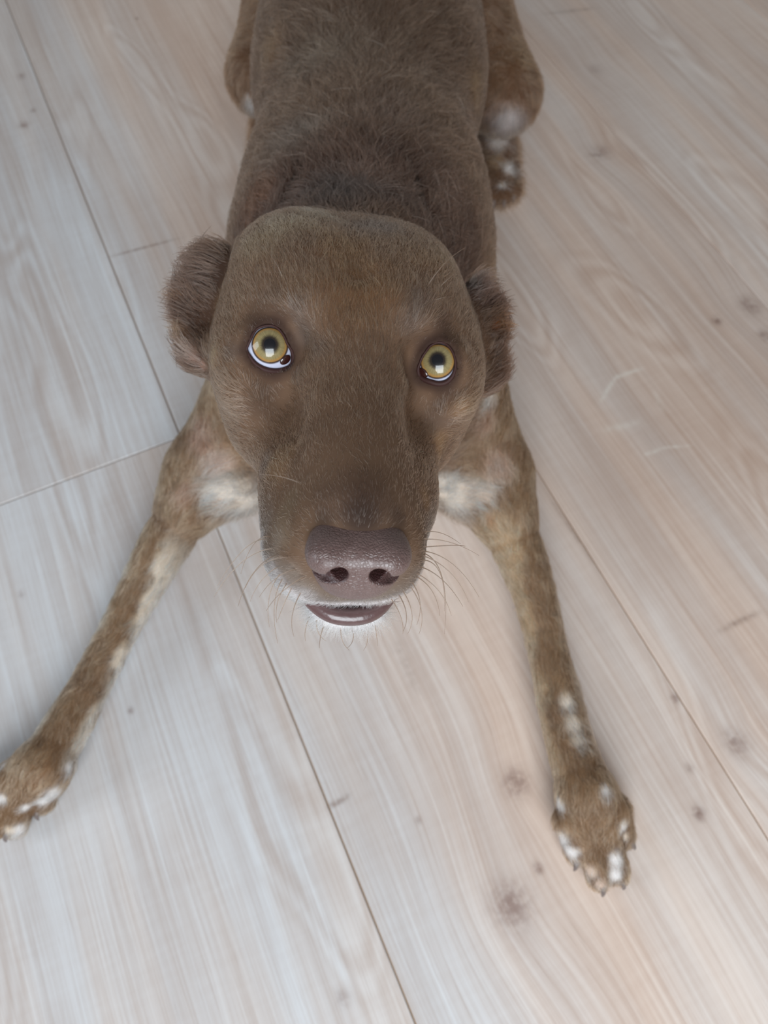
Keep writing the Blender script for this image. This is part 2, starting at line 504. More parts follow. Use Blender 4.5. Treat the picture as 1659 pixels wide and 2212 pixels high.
hb = H2W((0, -7.0, -3.0))
G['neck'] = [
    ('+', RC(hb, (-.014, .42, .162), .046, .074), .05),
    ('+', RC(H2W((0, -6, -4.5)), (-.018, .315, .12), .05, .075), .03),
]
G['torso'] = [
    ('+', Ell((-.018, .33, .105), (.082, .085, .100)), .03),
    ('+', RC((-.016, .40, .160), (-.012, .62, .156), .082, .084), .07),
    ('+', RC((-.012, .60, .152), (-.008, .80, .150), .088, .092), .04),
    ('+', Ell((-.014, .50, .09), (.078, .22, .085)), .03),
    ('+', Ell(PZ(520, 1020, .052), (.030, .030, .033)), .03), ('+', Ell(PZ(985, 1022, .052), (.030, .030, .033)), .03),
]
G['tail'] = [('+', RC((-.008, .87, .13), (.06, .98, .03), .025, .018), .02), ('+', RC((.06, .98, .03), (.20, 1.08, .015), .018, .009), .01)]
# front legs: centre line (px, py, height, half width px)
def limb(pts, k=.001):
    out = []
    w = []
    K = [np.append(PZ(x, y, z), hw * proj(PZ(x, y, z))[2] / FPX) for (x, y, z, hw) in pts]
    K = [2 * K[0] - K[1]] + K + [2 * K[-1] - K[-2]]
    for i in range(1, len(K) - 2):                          # Catmull-Rom through the centre line
        for t in np.arange(0, 1, .25):
            a, b, c, d = K[i - 1:i + 3]
            q = .5 * (2 * b + (c - a) * t + (2 * a - 5 * b + 4 * c - d) * t * t + (3 * b - a - 3 * c + d) * t ** 3)
            w.append((q[:3], q[3]))
    w.append((K[-2][:3], K[-2][3]))
    for i, ((a, ra), (b, rb)) in enumerate(zip(w[:-1], w[1:])):
        out.append(('+', RC(a, b, ra - .0018, rb - .0018), .03 if i == 0 else (.012 if i < 4 else k)))
    return out
G['leg_l'] = [('+', RC((-.062, .340, .145), PZ(440, 1015, .062), .040, .024), .03)] + \
    limb([(446, 1032, .060, 64), (396, 1110, .051, 60), (340, 1205, .039, 55), (264, 1348, .031, 45), (196, 1478, .027, 46), (150, 1560, .026, 53), (98, 1650, .026, 58)])
G['leg_r'] = [('+', RC((.030, .340, .145), PZ(1066, 1015, .062), .041, .026), .03)] + \
    limb([(1058, 1042, .060, 66), (1100, 1140, .050, 61), (1150, 1270, .038, 51), (1182, 1400, .030, 46), (1206, 1500, .027, 52), (1230, 1600, .026, 55), (1262, 1700, .026, 62)])
TOES = {'paw_l': ((98, 1650), [(-18, 1695, -50, 1735), (12, 1710, -6, 1782), (52, 1715, 34, 1778), (100, 1690, 92, 1728)]),
        'paw_r': ((1265, 1710), [(1228, 1770, 1246, 1836), (1268, 1785, 1294, 1890), (1305, 1780, 1330, 1878), (1328, 1745, 1342, 1802)])}
CLAWS = []
for nm, (ctr, toes) in TOES.items():
    ops = []
    for i, (x0, y0, x1, y1) in enumerate(toes):
        p0 = PZ(ctr[0], ctr[1], .027); a = PZ(x0, y0, .0225); b = PZ(x1, y1, .0125)
        ops += [('+', RC(p0, a, .0135, .0098), .010), ('+', RC(a, b, .0098, .0090), .003)]
        d = (b - p0); d[2] = 0; d /= np.linalg.norm(d)
        CLAWS.append((b + d * .0085 + np.array([0, 0, .001]), d))
    G[nm] = ops
# back legs: thigh beside the belly, foot flat on the floor
G['hind'] = []
for s, kn, pw in ((-1, PZ(572, 165, .085), PZ(585, 350, .018)), (1, PZ(1085, 205, .085), PZ(1076, 398, .018))):
    hip = np.array([-.01 + s * .062, .80, .120])
    hk = kn + np.array([s * .005, .14, -.055])
    G['hind'] += [('+', RC(hip, kn, .064, .032), .03), ('+', RC(kn, hk, .032, .020), .02),
                  ('+', RC(hk, pw + np.array([0, .05, .006]), .022, .019), .015)]
    for j in range(4):
        o = (j - 1.5) * .0105
        b = pw + np.array([o, -.004 - (.008 if j in (1, 2) else 0), -.005])
        G['hind'] += [('+', RC(pw + np.array([o * .6, .05, .006]), b, .0135, .0092), .005)]
        CLAWS.append((b + np.array([0, -.0085, .001]), np.array([0, -1.0, 0])))
def ear_ops(pts, k=.01):
    return [('+', Ell(PD(x, y, d), (rx, ry, rz), np.stack([RGT, UPV, FWD]) if not rot else
             np.stack([math.cos(rot) * RGT + math.sin(rot) * UPV, -math.sin(rot) * RGT + math.cos(rot) * UPV, FWD])), k) for (x, y, d, rx, ry, rz, rot) in pts]
G['ear'] = ear_ops([(470, 610, .352, .0115, .018, .011, -.25), (436, 628, .358, .0065, .018, .014, -.3), (420, 690, .356, .0045, .014, .012, .0), (440, 765, .352, .008, .010, .011, .5),
                    (1030, 690, .362, .0085, .020, .012, .1), (1058, 735, .366, .0050, .019, .013, 0), (1036, 815, .364, .0070, .008, .010, -.5)])

lid_ops = []
for e in EYES:
    fc = e['c']
    lid_ops.append(('-', Ell(fc + e['v'] * .0150 - e['ex'] * e['side'] * .001 + e['ey'] * .001, (.0130, .0120, .0105)), .008))
for e in EYES:
    lid_ops.append(('+', Ell(e['c'], (e['r'] + .0018,) * 3), .0045))
for e in EYES:
    q = np.stack([(e['lid'] - e['c']) @ e['ex'], (e['lid'] - e['c']) @ e['ey']], -1)
    lid_ops.append(('-', Prism(e['c'], e['ex'], e['ey'], e['v'], q, -.001, .04), .0012))
    lid_ops.append(('-', Ell(e['c'], (e['r'] - .0006,) * 3), .0))
# mouth slit and the bed of the nose
mouth_ops = [L(E3((0, 9.6, -5.85), (1.6, 1.6, .14), 8), .2, '-')]
ORDER = ['torso', 'neck', 'tail', 'hind', 'leg_l', 'leg_r', 'paw_l', 'paw_r', 'ear', 'head']
OPS = [o for g in ORDER for o in G[g]] + lid_ops + mouth_ops
HSTEP = .0016
verts, quads = surface(OPS, HSTEP, (-.36, -.07, -.012), (.36, 1.14, .42))
verts[:, 2] = np.maximum(verts[:, 2], .0006)
print('body', len(verts), len(quads), round(time.time() - T0, 1))

#==AFTER_BODY
def vnoise(P, scale, seed=0):
    """value noise in 0..1"""
    q = np.asarray(P, np.float64) * scale + 100.0
    i = np.floor(q).astype(np.int64); f = q - i; f = f * f * (3 - 2 * f)
    out = np.zeros(len(q))
    for dx in (0, 1):
        for dy in (0, 1):
            for dz in (0, 1):
                h = (i[:, 0] + dx) * 374761393 + (i[:, 1] + dy) * 668265263 + (i[:, 2] + dz) * 2147483647 + seed * 974634777
                h = (h ^ (h >> 13)) * 1274126177 & 0x7fffffff
                h = ((h ^ (h >> 16)) & 0xffff) / 65535.0
                out += h * np.where(dx, f[:, 0], 1 - f[:, 0]) * np.where(dy, f[:, 1], 1 - f[:, 1]) * np.where(dz, f[:, 2], 1 - f[:, 2])
    return out
def sstep(x, a, b):
    t = np.clip((x - a) / (b - a), 0, 1)
    return t * t * (3 - 2 * t)

# normals
tri = np.concatenate([quads[:, [0, 1, 2]], quads[:, [0, 2, 3]]])
fn = np.cross(verts[tri[:, 1]] - verts[tri[:, 0]], verts[tri[:, 2]] - verts[tri[:, 0]])
nrm = np.zeros_like(verts)
for i in range(3):
    for ax in range(3):
        nrm[:, ax] += np.bincount(tri[:, i], fn[:, ax], len(verts)).astype(np.float32)
nrm /= np.linalg.norm(nrm, axis=1, keepdims=True) + 1e-12

# how much each vertex belongs to each region of the body
def gdist(name):
    out = np.empty(len(verts), np.float32)
    for s0 in range(0, len(verts), 4096):
        p = verts[s0:s0 + 4096]
        d = np.full(len(p), .5, np.float32)
        lo, hi = p.min(0) - .05, p.max(0) + .05
        for kind, pr, k in G[name]:
            if (pr.lo < hi).all() and (pr.hi > lo).all():
                d = np.minimum(d, pr.d(p[None])[0])
        out[s0:s0 + 4096] = d
    return out
order = np.lexsort((verts[:, 0] // .05, verts[:, 2] // .05, verts[:, 1] // .05))
inv = np.empty_like(order); inv[order] = np.arange(len(order))
verts = verts[order]; nrm = nrm[order]; quads = inv[quads]; tri = inv[tri]
GD = {g: gdist(g) for g in ORDER}
WT = {g: np.exp(-np.clip(GD[g], -.02, .5) / .006) for g in ORDER}
tot = sum(WT.values()) + 1e-9
for g in ORDER:
    WT[g] = WT[g] / tot
HL = W2H(verts)                                             # head coordinates, cm
bvh = BVHTree.FromPolygons([tuple(v) for v in verts.tolist()], quads.tolist())
def hit(px, py):
    d = ray(px, py)
    r = bvh.ray_cast(Vector(C), Vector(d).normalized())
    return None if r[0] is None else np.array(r[0])

# coat colour, with crown light and crease shade painted in
def mixc(cur, c, w):
    return cur + (c - cur) * w[:, None]
n1 = vnoise(verts, 160, 1); n2 = vnoise(verts, 60, 2); n3 = vnoise(verts, 22, 3)
coat = np.tile(srgb(104, 78, 60), (len(verts), 1))
coat = mixc(coat, srgb(110, 87, 70), WT['head'])
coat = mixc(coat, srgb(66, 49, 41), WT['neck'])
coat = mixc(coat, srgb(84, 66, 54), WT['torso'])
coat = mixc(coat, srgb(98, 72, 54), WT['hind'] + WT['tail'])
wl = WT['leg_l'] + WT['leg_r'] + WT['paw_l'] + WT['paw_r']
coat = mixc(coat, srgb(112, 87, 65), wl)
coat = mixc(coat, srgb(150, 124, 98), wl * sstep(n2 * .6 + n1 * .4, .52, .8) * .4)
coat = mixc(coat, srgb(78, 60, 48), wl * sstep(1 - n2, .5, .9) * .4)
coat = mixc(coat, srgb(46, 32, 26), WT['ear'])
belly = sstep(-nrm[:, 2], .1, .8) * (WT['torso'] + WT['neck'] * .5 + WT['hind'])
coat = mixc(coat, srgb(215, 196, 176), belly * .85)
LEGLINE = {'leg_l': [(425, 1045), (337, 1210), (264, 1348), (196, 1478), (150, 1560), (98, 1650)], 'leg_r': [(1080, 1060), (1112, 1140), (1152, 1270), (1182, 1400), (1206, 1500), (1230, 1600), (1262, 1700)]}
def leg_side(name, inner):
    # -1 .. 1 across the limb (1 = towards the other front leg), and 0 .. 1 down it
    P = np.array([PZ(x, y, .03) for x, y in LEGLINE[name]])
    best = np.full(len(verts), 9.0); lat = np.zeros(len(verts)); al = np.zeros(len(verts))
    for i in range(len(P) - 1):
        d = P[i + 1] - P[i]; d[2] = 0; Ls = np.linalg.norm(d); d = d / Ls
        r = verts - P[i]; u = np.clip((r[:, :2] @ d[:2]) / Ls, 0, 1)
        o = r[:, 0] * d[1] - r[:, 1] * d[0] if inner < 0 else -(r[:, 0] * d[1] - r[:, 1] * d[0])
        m = np.abs(o) + 9 * (((u <= 0) & (i > 0)) | ((u >= 1) & (i < len(P) - 2))) * .01
        w = m < best
        best = np.where(w, m, best); lat = np.where(w, o, lat); al = np.where(w, (i + u) / (len(P) - 1), al)
    return lat / .017, al
for nm, inner, c_in, c_out, a_in in (('leg_l', 1, srgb(228, 212, 192), srgb(196, 178, 154), .95), ('leg_r', -1, srgb(190, 160, 126), srgb(136, 114, 96), .65)):
    lat, al = leg_side(nm, inner)
    wleg = sstep(WT[nm], .3, .8) * sstep(al, .12, .25) * (1 - sstep(al, .85, 1.0))
    nz_ = (n2 - .5) * .5 + (n1 - .5) * .3
    coat = mixc(coat, c_in, wleg * sstep(lat + nz_, .48, .85) * a_in)
    coat = mixc(coat, c_out, wleg * sstep(-lat + nz_, .5, .95) * .75)
WHITE, CREAM, TAN, GREY = srgb(246, 242, 240), srgb(246, 232, 216), srgb(152, 120, 88), srgb(82, 76, 74)
DARK, WARM, RUST = srgb(68, 52, 44), srgb(110, 80, 54), srgb(98, 66, 50)
MARKS = [
    (660, 720, 34, GREY, .55), (640, 665, 28, GREY, .45), (690, 755, 24, GREY, .4), (878, 695, 36, GREY, .5), (905, 650, 32, GREY, .5), (1010, 620, 20, GREY, .5),
    (545, 690, 26, DARK, .55), (605, 685, 24, DARK, .75), (575, 675, 22, DARK, .5), (955, 715, 28, DARK, .75), (915, 745, 22, DARK, .7), (985, 735, 18, DARK, .4), (870, 800, 26, DARK, .5), (500, 760, 22, GREY, .4), (640, 800, 24, DARK, .35),  # dark skin round the eyes, with brow-crease shade painted in
    (890, 830, 26, DARK, .4), (585, 830, 26, DARK, .35), (960, 850, 24, DARK, .45), (950, 910, 34, GREY, .25), (560, 870, 44, srgb(78, 62, 52), .6), (975, 860, 34, srgb(78, 60, 50), .6), (560, 520, 60, srgb(132, 112, 90), .7), (600, 480, 40, srgb(140, 122, 102), .7), (690, 462, 36, srgb(132, 116, 98), .7), (590, 645, 32, srgb(82, 64, 52), .7), (555, 655, 26, srgb(84, 66, 54), .6), (640, 630, 26, srgb(96, 74, 56), .6), (960, 690, 26, srgb(74, 56, 46), .6),  # painted rim light on left crown; lit brow bumps toned down by colour
    (625, 1090, 36, srgb(126, 108, 88), .55), (610, 1160, 34, srgb(124, 108, 92), .5), (905, 1110, 20, srgb(128, 106, 84), .5), (915, 1180, 20, srgb(120, 104, 90), .5),
    (790, 640, 90, WARM, .6), (740, 540, 60, WARM, .6), (810, 490, 60, srgb(96, 86, 80), .7), (620, 490, 60, srgb(136, 116, 94), .6), (700, 470, 40, srgb(128, 110, 92), .6), (960, 560, 40, srgb(120, 96, 74), .5), (920, 560, 60, WARM, .4),  # pale left crown edge again carries painted rim light
    (475, 640, 40, TAN, .45), (462, 780, 30, TAN, .6), (780, 900, 90, srgb(98, 76, 60), .5), (600, 1000, 50, TAN, .35), (570, 1010, 36, GREY, .45),
    (780, 1070, 70, srgb(72, 55, 46), .7), (780, 1118, 46, srgb(52, 40, 35), .85), (700, 1120, 26, srgb(60, 47, 40), .7), (860, 1120, 26, srgb(60, 47, 40), .7), (700, 1070, 40, srgb(84, 66, 56), .5), (600, 1140, 40, srgb(128, 110, 92), .5), (920, 1080, 24, TAN, .4),
    (950, 960, 26, TAN, .5), (1000, 880, 26, TAN, .4),
    
    (745, 420, 90, srgb(54, 46, 43), .9), (600, 440, 50, srgb(66, 50, 43), .7), (880, 450, 50, srgb(60, 48, 42), .7), (560, 455, 60, RUST, .7), (960, 450, 60, srgb(84, 64, 54), .6), (640, 300, 80, srgb(98, 88, 80), .5), (700, 120, 90, srgb(96, 82, 70), .5),  # dark neck fur, with shade behind the crown painted in
    (840, 250, 80, srgb(82, 66, 58), .5), (1020, 200, 40, srgb(104, 78, 54), .7), (590, 120, 40, srgb(116, 88, 66), .6), (1030, 420, 40, srgb(92, 68, 50), .6), (800, 380, 60, srgb(92, 70, 60), .6),
    (1095, 265, 34, srgb(196, 186, 184), .95), (1080, 300, 20, srgb(205, 196, 190), .9), (548, 228, 20, WHITE, .9), (1120, 120, 40, srgb(104, 76, 52), .5),
    (1100, 365, 12, WHITE, .9), (1085, 400, 8, WHITE, .8), (1075, 350, 14, srgb(140, 112, 84), .8),
    (440, 600, 42, DARK, .95), (445, 680, 32, srgb(66, 48, 38), .9), (388, 640, 16, srgb(104, 76, 56), .8), (405, 560, 16, srgb(100, 74, 56), .6),
    (412, 765, 16, srgb(170, 138, 122), .7), (440, 790, 14, srgb(150, 120, 106), .6), (395, 730, 18, srgb(140, 104, 74), .8),
    (1045, 640, 26, srgb(80, 62, 56), .8), (1075, 700, 18, srgb(132, 88, 58), .8), (1050, 760, 24, srgb(92, 66, 48), .7), (1055, 850, 20, CREAM, .95), (1035, 865, 14, CREAM, .9), (1078, 820, 10, srgb(190, 150, 115), .7),
    (490, 1065, 42, CREAM, .98), (540, 1085, 36, CREAM, 1), (470, 1000, 34, srgb(196, 168, 154), .6), (430, 930, 40, srgb(112, 82, 70), .7), (400, 1060, 26, srgb(140, 108, 92), .6),
    (975, 1070, 46, CREAM, .98), (1040, 1060, 36, srgb(214, 192, 174), .8), (1075, 1000, 36, srgb(170, 142, 126), .6), (1040, 900, 44, srgb(116, 86, 72), .7), (1110, 960, 30, srgb(108, 82, 62), .7),
    (470, 1085, 12, srgb(170, 124, 88), .5), (1050, 1125, 16, srgb(170, 128, 96), .6),
] + [(1225, 1515, 16, CREAM, .85), (1238, 1560, 18, CREAM, .75), (1248, 1600, 14, CREAM, .6), (1308, 1705, 11, WHITE, .9), (1196, 1735, 12, WHITE, .95), (1212, 1812, 18, WHITE, .95), (1235, 1840, 13, WHITE, .9),
     (1332, 1855, 15, WHITE, .9), (1330, 1890, 12, WHITE, .9), (1346, 1785, 11, WHITE, .9), (1352, 1808, 8, CREAM, .9), (1275, 1885, 13, srgb(232, 208, 190), .95), (1295, 1912, 12, srgb(226, 198, 180), .95),
     (1268, 1760, 30, srgb(104, 80, 60), .5), (1290, 1820, 26, srgb(104, 80, 60), .6), (1205, 1770, 8, DARK, .3),
     (150, 1655, 12, WHITE, .9), (120, 1712, 20, WHITE, .98), (95, 1730, 14, WHITE, .95), (55, 1745, 10, WHITE, .9), (45, 1790, 14, WHITE, .95), (20, 1795, 10, CREAM, .9), (6, 1725, 10, WHITE, .9), (10, 1650, 8, WHITE, .8),
     (60, 1640, 34, srgb(112, 88, 66), .6), (85, 1690, 26, srgb(120, 90, 66), .6)]
for (px, py, r, c, s) in MARKS:
    p = hit(px, py)
    if p is None:
        p2 = [hit(px + dx, py + dy) for dx, dy in ((12, 0), (-12, 0), (0, 12), (0, -12), (24, 0), (-24, 0))]
        p2 = [q for q in p2 if q is not None]
        if not p2:
            continue
        p = p2[0]
    rr = r * proj(p)[2] / FPX
    wob = 1 + .5 * (n1 - .5) + .5 * (n2 - .5)
    sel = np.nonzero((np.abs(verts - p) < rr * 2.6).all(1))[0]
    d2 = ((verts[sel] - p) ** 2).sum(1) / (rr * wob[sel]) ** 2
    w = np.exp(-(d2 ** 1.5) * .8) * s
    hsel = sstep(WT['head'][sel], .2, .8); on_head = hsel[np.argmin(((verts[sel] - p) ** 2).sum(1))] > .5
    w = w * (hsel if on_head else 1 - hsel)
    coat[sel] = coat[sel] + (c - coat[sel]) * w[:, None]
# greying muzzle, white lips and chin
coat = mixc(coat, srgb(120, 110, 102), sstep(-HL[:, 2] + (n1 - .5) + np.abs(HL[:, 0]) * .25, 3.3, 4.7) * sstep(HL[:, 1], 4.5, 7.5) * WT['head'] * .8)
lipw = sstep(-HL[:, 2] + (n1 - .5) * .8 + np.abs(HL[:, 0]) * .18, 4.45, 5.6) * sstep(HL[:, 1], 5.0, 7.6) * WT['head']
coat = mixc(coat, srgb(228, 224, 226), np.clip(lipw * (.85 + .6 * n1), 0, 1))
chin = sstep(-HL[:, 2], 5.55, 5.75) * sstep(HL[:, 1], 4.5, 6.5) * WT['head']
coat = mixc(coat, srgb(238, 236, 238), chin * .95)
lum = coat.mean(1, keepdims=True)
coat = np.clip(lum + (coat - lum) * 1.04, .001, 1) * np.where(lum < .2, 1.3, 1.0)
coat *= (0.88 + .24 * n1)[:, None]

# bare skin close to the eyes, the nose and the mouth
bare = np.full(len(verts), 1.0, np.float32)
near_eye = np.full(len(verts), .1, np.float32)
for e in EYES:
    sel = np.nonzero(np.linalg.norm(verts - e['c'], axis=1) < .03)[0]
    lid = e['lid']; seg = np.concatenate([lid + (np.roll(lid, -1, 0) - lid) * t for t in (0, .33, .66)])
    near_eye[sel] = np.minimum(near_eye[sel], np.sqrt(((verts[sel][:, None] - seg[None]) ** 2).sum(-1)).min(1))
bare *= sstep(near_eye, .0007, .0024)
SKIN = srgb(58, 40, 36)
coat = mixc(coat, SKIN, (1 - sstep(near_eye, .0010, .0060)) * .8)
q = HL.copy(); q[:, 0] = np.abs(q[:, 0])
mouth_d = mouth_ops[0][1].d(verts)
bare *= sstep(mouth_d, .0002, .0012)
coat = mixc(coat, srgb(70, 48, 46), 1 - sstep(mouth_d, .0003, .0022))

# ---- the nose leather
NOSE = [
    L(E3((0, 9.77, -2.64), (1.60, 1.10, .82), -10, 2.8), .3),
    L(E3((0, 9.80, -3.50), (1.36, .98, .90), 0, 2.2), .5),
    L(Ell((1.02, 10.17, -2.48), (.62, .74, .50)), .4),
    L(RC((0.62, 11.4, -2.84), (0.8, 9.4, -2.62), .36, .26), .08, '-'),
    L(RC((0.74, 11.0, -2.98), (1.25, 10.5, -3.10), .26, .26), .08, '-'),
    L(RC((1.25, 10.5, -3.10), (1.8, 9.7, -3.04), .26, .22), .08, '-'),
    L(RC((0, 11.07, -3.32), (0, 10.77, -4.32), .06, .10), .12, '-'),
]
lo_, hi_ = H2W((-2.4, 8, -4.6)), H2W((2.4, 11.8, -.6))
nv, nq = surface(NOSE, .00042, np.minimum(lo_, hi_) - .012, np.maximum(lo_, hi_) + .012)
sel = None
nose_c = H2W((0, 9.9, -2.4))
nd = np.full(len(verts), .1, np.float32)
near = np.nonzero(np.linalg.norm(verts - nose_c, axis=1) < .035)[0]
nd[near] = np.minimum.reduce([o[1].d(verts[near]) for o in NOSE[:3]])
bare *= sstep(nd, -.0004, .0006)

# ------------------------------------------------------------------ dog objects
t = NT('dog_skin')
at = t.n('Attribute', attribute_name='coat')
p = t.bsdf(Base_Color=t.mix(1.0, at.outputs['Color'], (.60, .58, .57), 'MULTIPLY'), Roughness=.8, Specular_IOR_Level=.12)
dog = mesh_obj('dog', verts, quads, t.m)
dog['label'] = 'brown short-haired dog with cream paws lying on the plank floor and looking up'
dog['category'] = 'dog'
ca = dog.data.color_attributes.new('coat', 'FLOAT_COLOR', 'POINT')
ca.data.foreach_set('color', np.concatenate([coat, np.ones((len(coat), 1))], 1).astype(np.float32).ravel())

t = NT('nose_leather')
geo = t.n('NewGeometry')
vor = t.n('TexVoronoi', feature='DISTANCE_TO_EDGE'); t.put(vor.inputs['Vector'], geo.outputs['Position']); vor.inputs['Scale'].default_value = 900
cell = t.ramp(vor.outputs['Distance'], 0, .22)
nz = t.noise(geo.outputs['Position'], 320, 3)
bmp = t.n('Bump'); bmp.inputs['Strength'].default_value = .45; bmp.inputs['Distance'].default_value = .0004
t.put(bmp.inputs['Height'], t.math('ADD', cell, t.math('MULTIPLY', nz, 1.2)))
bc = t.mix(nz, srgb(84, 64, 60), srgb(106, 85, 81))
ina = t.n('Attribute', attribute_name='inner')
bc = t.mix(ina.outputs['Fac'], bc, srgb(62, 36, 36))
t.bsdf(Base_Color=bc, Roughness=t.ramp(nz, .3, .7, .28, .5), Normal=bmp.outputs[0], Coat_Weight=.25, Coat_Roughness=.25)
nose = mesh_obj('nose', nv, nq, t.m, dog)
inner = 1 - sstep(np.minimum.reduce([o[1].d(nv) for o in NOSE[3:6]]), -.0001, .0006)
inner = np.maximum(inner, (1 - sstep(NOSE[6][1].d(nv), -.0001, .0005)) * .8)
ia = nose.data.attributes.new('inner', 'FLOAT', 'POINT'); ia.data.foreach_set('value', inner.astype(np.float32)); nose['label'] = 'mauve brown leathery nose'

# eyes
def eye_material():
    t = NT('eye')
    tc = t.n('TexCoord'); o = tc.outputs['Object']
    sx = t.n('SeparateXYZ'); t.link(o, sx.inputs[0])
    r = t.math('DIVIDE', t.math('SQRT', t.math('ADD', t.math('MULTIPLY', sx.outputs[0], sx.outputs[0]), t.math('MULTIPLY', sx.outputs[1], sx.outputs[1]))), .0113)
    ang = t.math('ARCTAN2', sx.outputs[1], sx.outputs[0])
    fib = t.noise(t.combine(t.math('MULTIPLY', t.math('COSINE', ang), 1.0), t.math('SINE', ang), t.math('MULTIPLY', r, .35)), 14, 4, .6)
    rw = t.math('ADD', r, t.math('MULTIPLY', t.math('SUBTRACT', fib, .5), .07))
    gold = t.mix(fib, srgb(98, 86, 56), srgb(150, 135, 94))
    c = t.mix(t.ramp(rw, .24, .40), srgb(38, 30, 24), gold)
    c = t.mix(t.ramp(r, .195, .215), (.004, .004, .006), c)
    c = t.mix(t.ramp(rw, .47, .58), c, srgb(150, 112, 60))
    c = t.mix(t.ramp(r, .565, .605), c, srgb(60, 46, 40))
    vein = t.noise(o, 260, 3, .6, 1.5)
    scl = t.mix(t.math('MULTIPLY', t.ramp(vein, .6, .75), .25), srgb(186, 188, 206), srgb(170, 128, 130))
    c = t.mix(t.ramp(r, .615, .67), c, scl)
    t.bsdf(Base_Color=c, Roughness=.25, Coat_Weight=1.0, Coat_Roughness=.015, Coat_IOR=1.45, Specular_IOR_Level=.2)
    return t.m
EM = eye_material()
t = NT('lid_rim'); t.bsdf(Base_Color=srgb(54, 32, 29), Roughness=.6, Specular_IOR_Level=.2)
RIM = t.m
t = NT('tear_gland'); t.bsdf(Base_Color=srgb(44, 16, 14), Roughness=.2, Coat_Weight=1.0, Coat_Roughness=.05)
GLAND = t.m
def tube(pts, rad, closed=True, seg=8):
    pts = np.asarray(pts); n = len(pts)
    rad = np.broadcast_to(rad, (n,))
    tg = (np.roll(pts, -1, 0) - np.roll(pts, 1, 0)) if closed else np.gradient(pts, axis=0)
    tg /= np.linalg.norm(tg, axis=1, keepdims=True)
    ref = np.tile(-FWD, (n, 1)); a = np.cross(tg, ref); a /= np.linalg.norm(a, axis=1, keepdims=True) + 1e-9; b = np.cross(tg, a)
    th = np.linspace(0, 2 * np.pi, seg, endpoint=False)
    v = (pts[:, None] + rad[:, None, None] * (np.cos(th)[None, :, None] * a[:, None] + np.sin(th)[None, :, None] * b[:, None])).reshape(-1, 3)
    f = [(i * seg + j, i * seg + (j + 1) % seg, ((i + 1) % n) * seg + (j + 1) % seg, ((i + 1) % n) * seg + j) for i in range(n if closed else n - 1) for j in range(seg)]
    return v, f
def catmull(P, k, closed=True):
    P = np.asarray(P, float); n = len(P); out = []
    for i in range(n if closed else n - 1):
        a, b, c, d = [P[j % n] if closed else P[min(max(j, 0), n - 1)] for j in (i - 1, i, i + 1, i + 2)]
        for u in np.arange(k) / k:
            out.append(.5 * (2 * b + (c - a) * u + (2 * a - 5 * b + 4 * c - d) * u * u + (3 * b - a - 3 * c + d) * u ** 3))
    if not closed:
        out.append(P[-1])
    return np.array(out)
for e, can in zip(EYES, ((628, 786), (908, 808))):
    nu, nvv = 48, 32
    vv = [(0, 0, 1.0)]
    th = np.linspace(0, np.pi, nvv + 1)[1:-1]
    for a in th:
        bulge = 1 + .055 * math.exp(-(a / .62) ** 4)
        vv += [(math.sin(a) * math.cos(b) * bulge, math.sin(a) * math.sin(b) * bulge, math.cos(a) * bulge) for b in np.linspace(0, 2 * np.pi, nu, endpoint=False)]
    vv[0] = (0, 0, 1.055); vv.append((0, 0, -1.0))
    ff = [(0, 1 + i, 1 + (i + 1) % nu) for i in range(nu)]
    for k in range(len(th) - 1):
        ff += [(1 + k * nu + i, 1 + (k + 1) * nu + i, 1 + (k + 1) * nu + (i + 1) % nu, 1 + k * nu + (i + 1) % nu) for i in range(nu)]
    last = len(vv) - 1; b0 = 1 + (len(th) - 1) * nu
    ff += [(last, b0 + (i + 1) % nu, b0 + i) for i in range(nu)]
    eo = mesh_obj('eye', np.array(vv) * e['r'], ff, EM, dog)
    eo['label'] = 'amber eye with white showing below'
    z = e['g']; x = np.cross((0, 0, 1.0), z); x /= np.linalg.norm(x); y = np.cross(z, x)
    eo.matrix_world = Matrix(((x[0], y[0], z[0], e['c'][0]), (x[1], y[1], z[1], e['c'][1]), (x[2], y[2], z[2], e['c'][2]), (0, 0, 0, 1)))
    pts = catmull(e['lid'], 5)
    hgt = (pts - pts.mean(0)) @ e['ey'] / .008
    v, f = tube(pts - e['v'] * .0002, .0005 + .0007 * np.clip(-hgt, 0, 1))
    lo = mesh_obj('eyelid_rim', v, f, RIM, eo); lo.matrix_parent_inverse = eo.matrix_world.inverted()
    cpt = PD(can[0], can[1], (e['c'] - C) @ FWD - e['r'] * .80)
    dirn = (cpt - e['c'])
    import bmesh
    bm = bmesh.new(); bmesh.ops.create_icosphere(bm, subdivisions=3, radius=1.0)
    me = bpy.data.meshes.new('tear_gland'); bm.to_mesh(me); bm.free(); me.materials.append(GLAND)
    for pl in me.polygons: pl.use_smooth = True
    go = bpy.data.objects.new('tear_gland', me); col.objects.link(go); go.parent = eo; go.matrix_parent_inverse = eo.matrix_world.inverted()
    dirn = dirn / np.linalg.norm(dirn)
    go.rotation_euler = Vector(dirn).to_track_quat('Z', 'Y').to_euler()
    go.location = e['c'] + dirn * (e['r'] + .0001); go.scale = (.0026, .0019, .0009)

